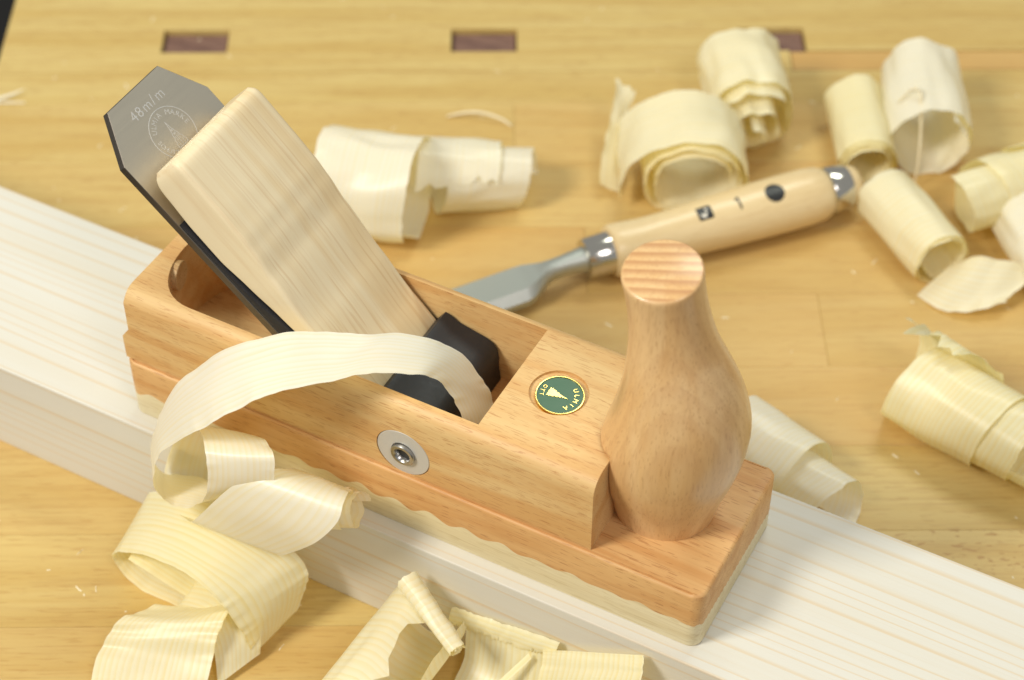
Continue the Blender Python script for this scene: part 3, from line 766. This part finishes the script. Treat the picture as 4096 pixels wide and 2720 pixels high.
# loop opening towards the viewer, then winding away to the right beside the body
near = near[:16] + [(-188.5, -30.0, 73.7), (-192.4, -30.0, 65.4), (-194.5, -30.0, 57.3), (-193.4, -30.5, 50.8), (-189.2, -31.0, 48.2), (-182.7, -31.5, 49.5), (-175.3, -32.5, 55.7), (-169.8, -33.5, 64.3), (-167.1, -34.0, 72.6), (-166.0, -33.5, 81.2), (-167.8, -31.0, 86.6), (-173.5, -25.0, 85.2), (-182.9, -17.0, 77.6), (-194.2, -10.5, 64.5),
                    (-203.3, -8.2, 47.5), (-208.2, -8.2, 33.2), (-207.8, -11.0, 25.3), (-201.4, -17.0, 25.9), (-191.4, -24.0, 32.6), (-180.3, -30.0, 42.3), (-167.7, -32.5, 61.3), (-157.4, -31.0, 75.5), (-150.0, -26.0, 79.9), (-147.4, -19.0, 76.7), (-146, -12, 70), (-145.5, -9.5, 62)]
far = far[:16] + [(-201.5, -13.4, 71), (-206.5, -13.5, 56), (-209.5, -13, 42), (-206.5, -11.5, 34), (-200.0, -11.0, 36.4), (-190.4, -12.0, 41.5), (-176.7, -16.0, 48.2), (-159.5, -22.0, 60.5), (-146.2, -26.0, 75.9), (-144.3, -26.0, 84.8), (-145.4, -24.0, 89.9), (-151.7, -18.0, 86.3), (-161.9, -11.0, 78.0), (-171.2, -8.0, 67.3),
                  (-176.0, -7.6, 53.5), (-179, -7.8, 40.7), (-178.3, -9.0, 33.3), (-169.2, -15.0, 33.1), (-157.4, -22.0, 35.9), (-144.6, -28.0, 42.0), (-127.1, -31.0, 62.8), (-118.9, -29.0, 76.0), (-119.1, -24.0, 80.8), (-121.5, -17.0, 77.5), (-124, -11, 70), (-126, -9, 62)]
s1.roll((-145, -16.5, 54.5), (-119.5, -11.0, 63.1), [(0, 7.5), (1, 5.6)], 200, -380, 20, 10, 17, seed=3, ripple=0.15)
s1.ribbon(far, near, nu=420, nv=18, bow=-0.35, seed=1, edge=0.5, ripple=0.4, tear0=0.0)
o = s1.build('long white shaving arching out of the plane mouth and rolling up beside the body', SH_A, group='shavings from the plane', floor_z=None)

# 2: big flattened coil on the bench below it
s2 = Sh()
N2 = [(-182.5, -40.4, 1.5), (-196.5, -41.1, 1.5), (-209.4, -39.0, 3.0), (-214.6, -37.8, 9.0), (-209.1, -40.0, 18.0), (-196.7, -42.3, 27.0), (-182.6, -43.9, 32.0), (-169.3, -45.7, 33.0), (-159.6, -46.6, 28.0), (-153.5, -46.9, 20.0), (-150.1, -46.9, 11.0), (-148.5, -47.0, 3.0), (-151.0, -49.6, 1.0)]
F2 = [(-180.3, -14.0, 2.0), (-197.1, -13.8, 2.0), (-211.5, -11.4, 3.0), (-219.0, -9.3, 9.0), (-213.6, -12.7, 20.0), (-197.1, -16.0, 32.0), (-178.5, -17.2, 36.0), (-160.9, -18.3, 35.0), (-147.3, -17.3, 30.0), (-141.2, -18.6, 23.0), (-141.5, -21.6, 14.0), (-144.1, -27.4, 6.0), (-147.7, -34.9, 1.5)]
s2.ribbon([(-160, -38, 9), (-170, -39.5, 6.5), (-182, -40, 9.5), (-196, -40.5, 15), (-205, -40, 16)], [(-160, -14, 10), (-170, -14, 7.5), (-184, -13.5, 11), (-198, -13.5, 17), (-207, -13, 18)], nu=60, nv=12, seed=17, ripple=0.3)
s2.ribbon(N2, F2, nu=240, nv=18, seed=5, ripple=0.4, edge=0.5)
N3 = [(-178.4, -47.5, 3.0), (-182.5, -49.0, 6.0), (-179.7, -48.5, 10.0), (-172.0, -48.8, 13.0), (-164.1, -51.8, 12.0), (-158.6, -54.7, 8.0), (-152.6, -62.5, 2.0)]
F3 = [(-175.7, -30.3, 4.0), (-181.4, -33.5, 7.0), (-178.3, -32.5, 12.0), (-166.8, -32.5, 15.0), (-157.7, -37.0, 15.0), (-151.3, -42.9, 11.0), (-147.9, -49.5, 3.0)]
F3 = [tuple(Vector(n) + (Vector(f)-Vector(n))*1.35) for n, f in zip(N3, F3)]
s2.ribbon(N3, F3, nu=100, nv=14, seed=16, ripple=0.3)
s2.ribbon([(-186, -50, 12), (-192, -62, 15), (-194, -68, 12), (-194, -76, 7), (-190, -88, 3)], [(-158, -36, 16), (-158, -46, 19), (-157, -54, 16), (-156, -60, 9), (-153, -72, 3)], nu=60, nv=14, seed=6, ripple=0.8, bow=0.8)
s2.build('large cream coil lying against the pine board under the long shaving', SH_B)

# 3: torn tent-shaped shaving in front of the board
s3 = Sh()
s3.roll((-101, -66, 13), (-97, -9, 19), [(0, 14.5), (1, 15.5)], 130, -205, 56, 28, 29, sq=1.0, cone=-0.1, seed=8, tear0=0.9, tear1=0.4, ripple=0.8, edge=0.7)
s3.roll((-102.6, -13.5, 36.5), (-74, -27.0, 28.5), [(0, 3.9), (1, 1.4)], 20, 1000, 31, 15, 15, seed=9, cone=-0.25, ripple=0.2, tear0=0.3)
s3.build('torn tent-shaped shaving with a thin tube on it in front of the pine board', SH_C)
s4 = Sh()
s4.ribbon([(-88, -8.2, 24.5), (-75, -8.0, 26.5), (-62, -8.0, 28.5), (-46, -8.2, 31.5)], [(-88.5, -10.5, 17.5), (-75, -10.5, 19.5), (-62, -10.6, 21.5), (-47, -10.5, 24)], nu=130, nv=8, seed=12, edge_tear=2.6, ripple=0.3, bow=0.8)
s4.ribbon([(-82, -9.5, 19), (-80, -16, 7), (-80, -30, 1.5)], [(-48, -9.5, 25), (-46, -17, 9), (-48, -32, 1.5)], nu=40, nv=12, seed=15, ripple=0.6)
s4.ribbon([(-51, -11, 27), (-50, -16, 19), (-51, -25, 6)], [(-15, -8.5, 45), (-13, -15, 41), (-15, -25, 29)], nu=50, nv=12, seed=13, ripple=0.6, bow=0.9)
s4.ribbon([(-56, -12, 23), (-62, -19, 14), (-68, -27, 6)], [(-54.5, -13, 22), (-60.5, -20.5, 13), (-66.5, -28.5, 5)], nu=30, nv=3, seed=14, ripple=0.2, edge=0.1)
s4.build('frayed strip of shaving leaning on the near side of the pine board', SH_B)

# background rolls
def bg(label, mat, *rolls, ribs=()):
    q = Sh()
    for r in rolls: q.roll(**r)
    for A, B, kw in ribs: q.ribbon(A, B, **kw)
    return q.build(label, mat)
bg('double tapering roll of shaving behind the front horn', SH_A,
   dict(P0=(-50, 126, 14), P1=(22, 113, 8), rt=[(0, 15), (0.45, 14.5), (0.65, 9), (1, 8)], th0=200, th1=-480, w=34, a0=22, a1=55, seed=21, cone=-0.1))
bg('thick ringed shaving roll with a frayed strip standing up behind it', SH_B,
   dict(P0=(0, 180, 17), P1=(75, 163, 17), rt=[(0, 25), (0.08, 19), (0.2, 17.8), (0.6, 15.5), (1, 14)], th0=100, th1=-900, w=40, a0=22, a1=62, seed=22, tear0=0.8))
bg('wide pale curl beside the wedge with a tapering roll at its end', SH_A,
   dict(P0=(-254, 166, 22), P1=(-206, 180, 21), rt=[(0, 23), (0.7, 21.5), (1, 20)], th0=215, th1=-150, w=42, a0=23, a1=27, seed=23, ripple=1.5, cone=0.05, irr=0.16),
   dict(P0=(-224, 188, 16), P1=(-168, 227, 11), rt=[(0, 17), (0.5, 15.5), (1, 12)], th0=160, th1=-400, w=36, a0=22, a1=44, seed=24, ripple=1.0, cone=-0.2, tear0=0.3))
bg('layered shaving roll with a tall fin at its side near the chisel handle', SH_C,
   dict(P0=(-108, 240, 18), P1=(-129, 282, 18), rt=[(0, 33), (0.1, 26), (0.25, 23), (1, 17)], th0=-25, th1=900, w=36, a0=22, a1=20, sq=0.82, seed=25, ripple=1.5, irr=0.11),
   ribs=[([(-143, 238, 2), (-150, 252, 10), (-154, 268, 18), (-158, 285, 22)], [(-150, 233, 8), (-155, 249, 18), (-160, 266, 25), (-166, 282, 28)], dict(nu=40, nv=8, seed=26, ripple=1.2, tear1=0.2))])
bg('shaving roll with a spiral core poking out beneath the dog hole', SH_C,
   dict(P0=(-99, 284, 18), P1=(-130, 334, 19), rt=[(0, 20.5), (0.3, 18.5), (0.6, 12), (1, 4)], th0=250, th1=-1000, w=38, a0=36, a1=17, seed=27, ripple=1.6, tear0=0.5, irr=0.2))
bg('slim tight shaving roll touching the end of the chisel handle', SH_B,
   dict(P0=(-45, 288, 13), P1=(-73, 340, 13), rt=[(0, 13.5), (1, 9.5)], th0=200, th1=-900, w=46, a0=32, a1=27, seed=28, ripple=0.7))
bg('fat open shaving tube next to the slim roll', SH_A,
   dict(P0=(-22, 304, 18), P1=(-54, 368, 18), rt=[(0, 19), (1, 16.5)], th0=250, th1=-240, w=50, a0=42, a1=36, seed=29, ripple=1.3, irr=0.14))
bg('two-turn shaving roll at the right of the fat open tube', SH_B,
   dict(P0=(-8, 284, 16), P1=(50, 352, 16), rt=[(0, 16), (1, 14)], th0=60, th1=-640, w=34, a0=50, a1=17, seed=30, ripple=1.2))
bg('short torn shaving tube with a crumpled flat tail', SH_C,
   dict(P0=(-38, 283, 12.5), P1=(6, 249, 12.5), rt=[(0, 13.2), (0.6, 12), (1, 8)], th0=255, th1=-560, w=46, a0=25, a1=27, seed=31, ripple=0.9, tear1=0.5),
   ribs=[([(-4, 240, 1), (8, 236, 1.5), (20, 238, 4), (32, 248, 6)], [(6, 262, 9), (16, 262, 13), (26, 265, 13), (38, 271, 9)], dict(nu=40, nv=10, seed=32, ripple=1.2, tear1=0.2))])
bg('loose shaving curl beyond the crumpled tail', SH_A,
   dict(P0=(18, 300, 12), P1=(58, 258, 12), rt=[(0, 13), (1, 11)], th0=220, th1=-380, w=44, a0=26, a1=30, seed=33, ripple=1.4, irr=0.2))

# fine fibres
def fibre(pts, r, label):
    pts = [Vector(p) for p in pts]; n = 40; vs, fs = [], []
    for i in range(n+1):
        p = crp(pts, i/n); t = (crp(pts, min(1, i/n+.01)) - crp(pts, max(0, i/n-.01))).normalized()
        e1 = t.orthogonal().normalized(); e2 = t.cross(e1); rr = r*(0.35+0.65*math.sin(PI*min(1, max(0.0, i/n)))**0.5)
        for k in range(6): a = 2*PI*k/6; vs.append(p + e1*rr*math.cos(a) + e2*rr*math.sin(a))
    for i in range(n):
        for k in range(6): fs.append((i*6+k, i*6+(k+1) % 6, (i+1)*6+(k+1) % 6, (i+1)*6+k))
    o = mesh('wood_fibre', vs, fs, HORNBEAM_F, None, True, org=tuple(pts[0]))
    tag(o, label, 'wood fibre', 'loose wood fibres')
HORNBEAM_F = wood('fibre_wood', (0.86, 0.77, 0.55), (0.83, 0.72, 0.48), (0.7, 0.5, 0.25), pore_amt=0.0)
fibre([(-236.5, 249.1, 0.9), (-229, 254, 2.5), (-222, 256.5, 3.2), (-213, 257.8, 2.4), (-206.7, 257.3, 0.9)], 0.8, 'thin bowed wood fibre on the bench above the wide pale curl')
fibre([(-47, 321, 30), (-43, 325, 36), (-38.5, 323, 38), (-34, 316, 30), (-30, 309, 14), (-29, 305, 3)], 0.7, 'thin looped wood fibre hanging over the fat open tube')
q = Sh()
q.ribbon([(-434, 156, 0.6), (-426, 163, 2.0), (-419, 172, 3.4)], [(-431, 155.5, 0.6), (-424.5, 162.5, 1.4), (-418.8, 171.8, 3.0)], nu=24, nv=4, seed=40, ripple=0.3)
q.ribbon([(-434, 156, 0.6), (-425, 160, 1.4), (-415, 165, 1.2)], [(-431, 154, 0.6), (-424, 159, 0.8), (-414.8, 164.6, 0.8)], nu=24, nv=4, seed=41, ripple=0.3)
q.build('small forked shaving wisp lying alone near the bench edge', SH_A)

# fine dust and slivers left by the plane
random.seed(21)
dv, df = [], []
for k in range(170):
    if k < 120: x, y = random.uniform(-420, 140), random.uniform(95, 400)
    else: x, y = random.uniform(-330, -60), random.uniform(-120, -14)
    l, w_, a = random.uniform(0.5, 2.2), random.uniform(0.15, 0.5), random.uniform(0, PI)
    c, s_ = math.cos(a), math.sin(a); b = len(dv)
    for dx, dy in ((-l, -w_), (l, -w_*0.4), (l*0.8, w_), (-l*0.7, w_*0.8)):
        dv.append((x + (dx*c - dy*s_)/1, y + (dx*s_ + dy*c)/1, 0.02))
    dv.append((x, y, random.uniform(0.2, 0.5)))
    for i in range(4): df.append((b+i, b+(i+1) % 4, b+4))
dust = mesh('sawdust', dv, df, HORNBEAM_F, None, False, org=(-150, 150, 0))
tag(dust, 'fine pale sawdust specks scattered over the bench', 'sawdust', kind='stuff')
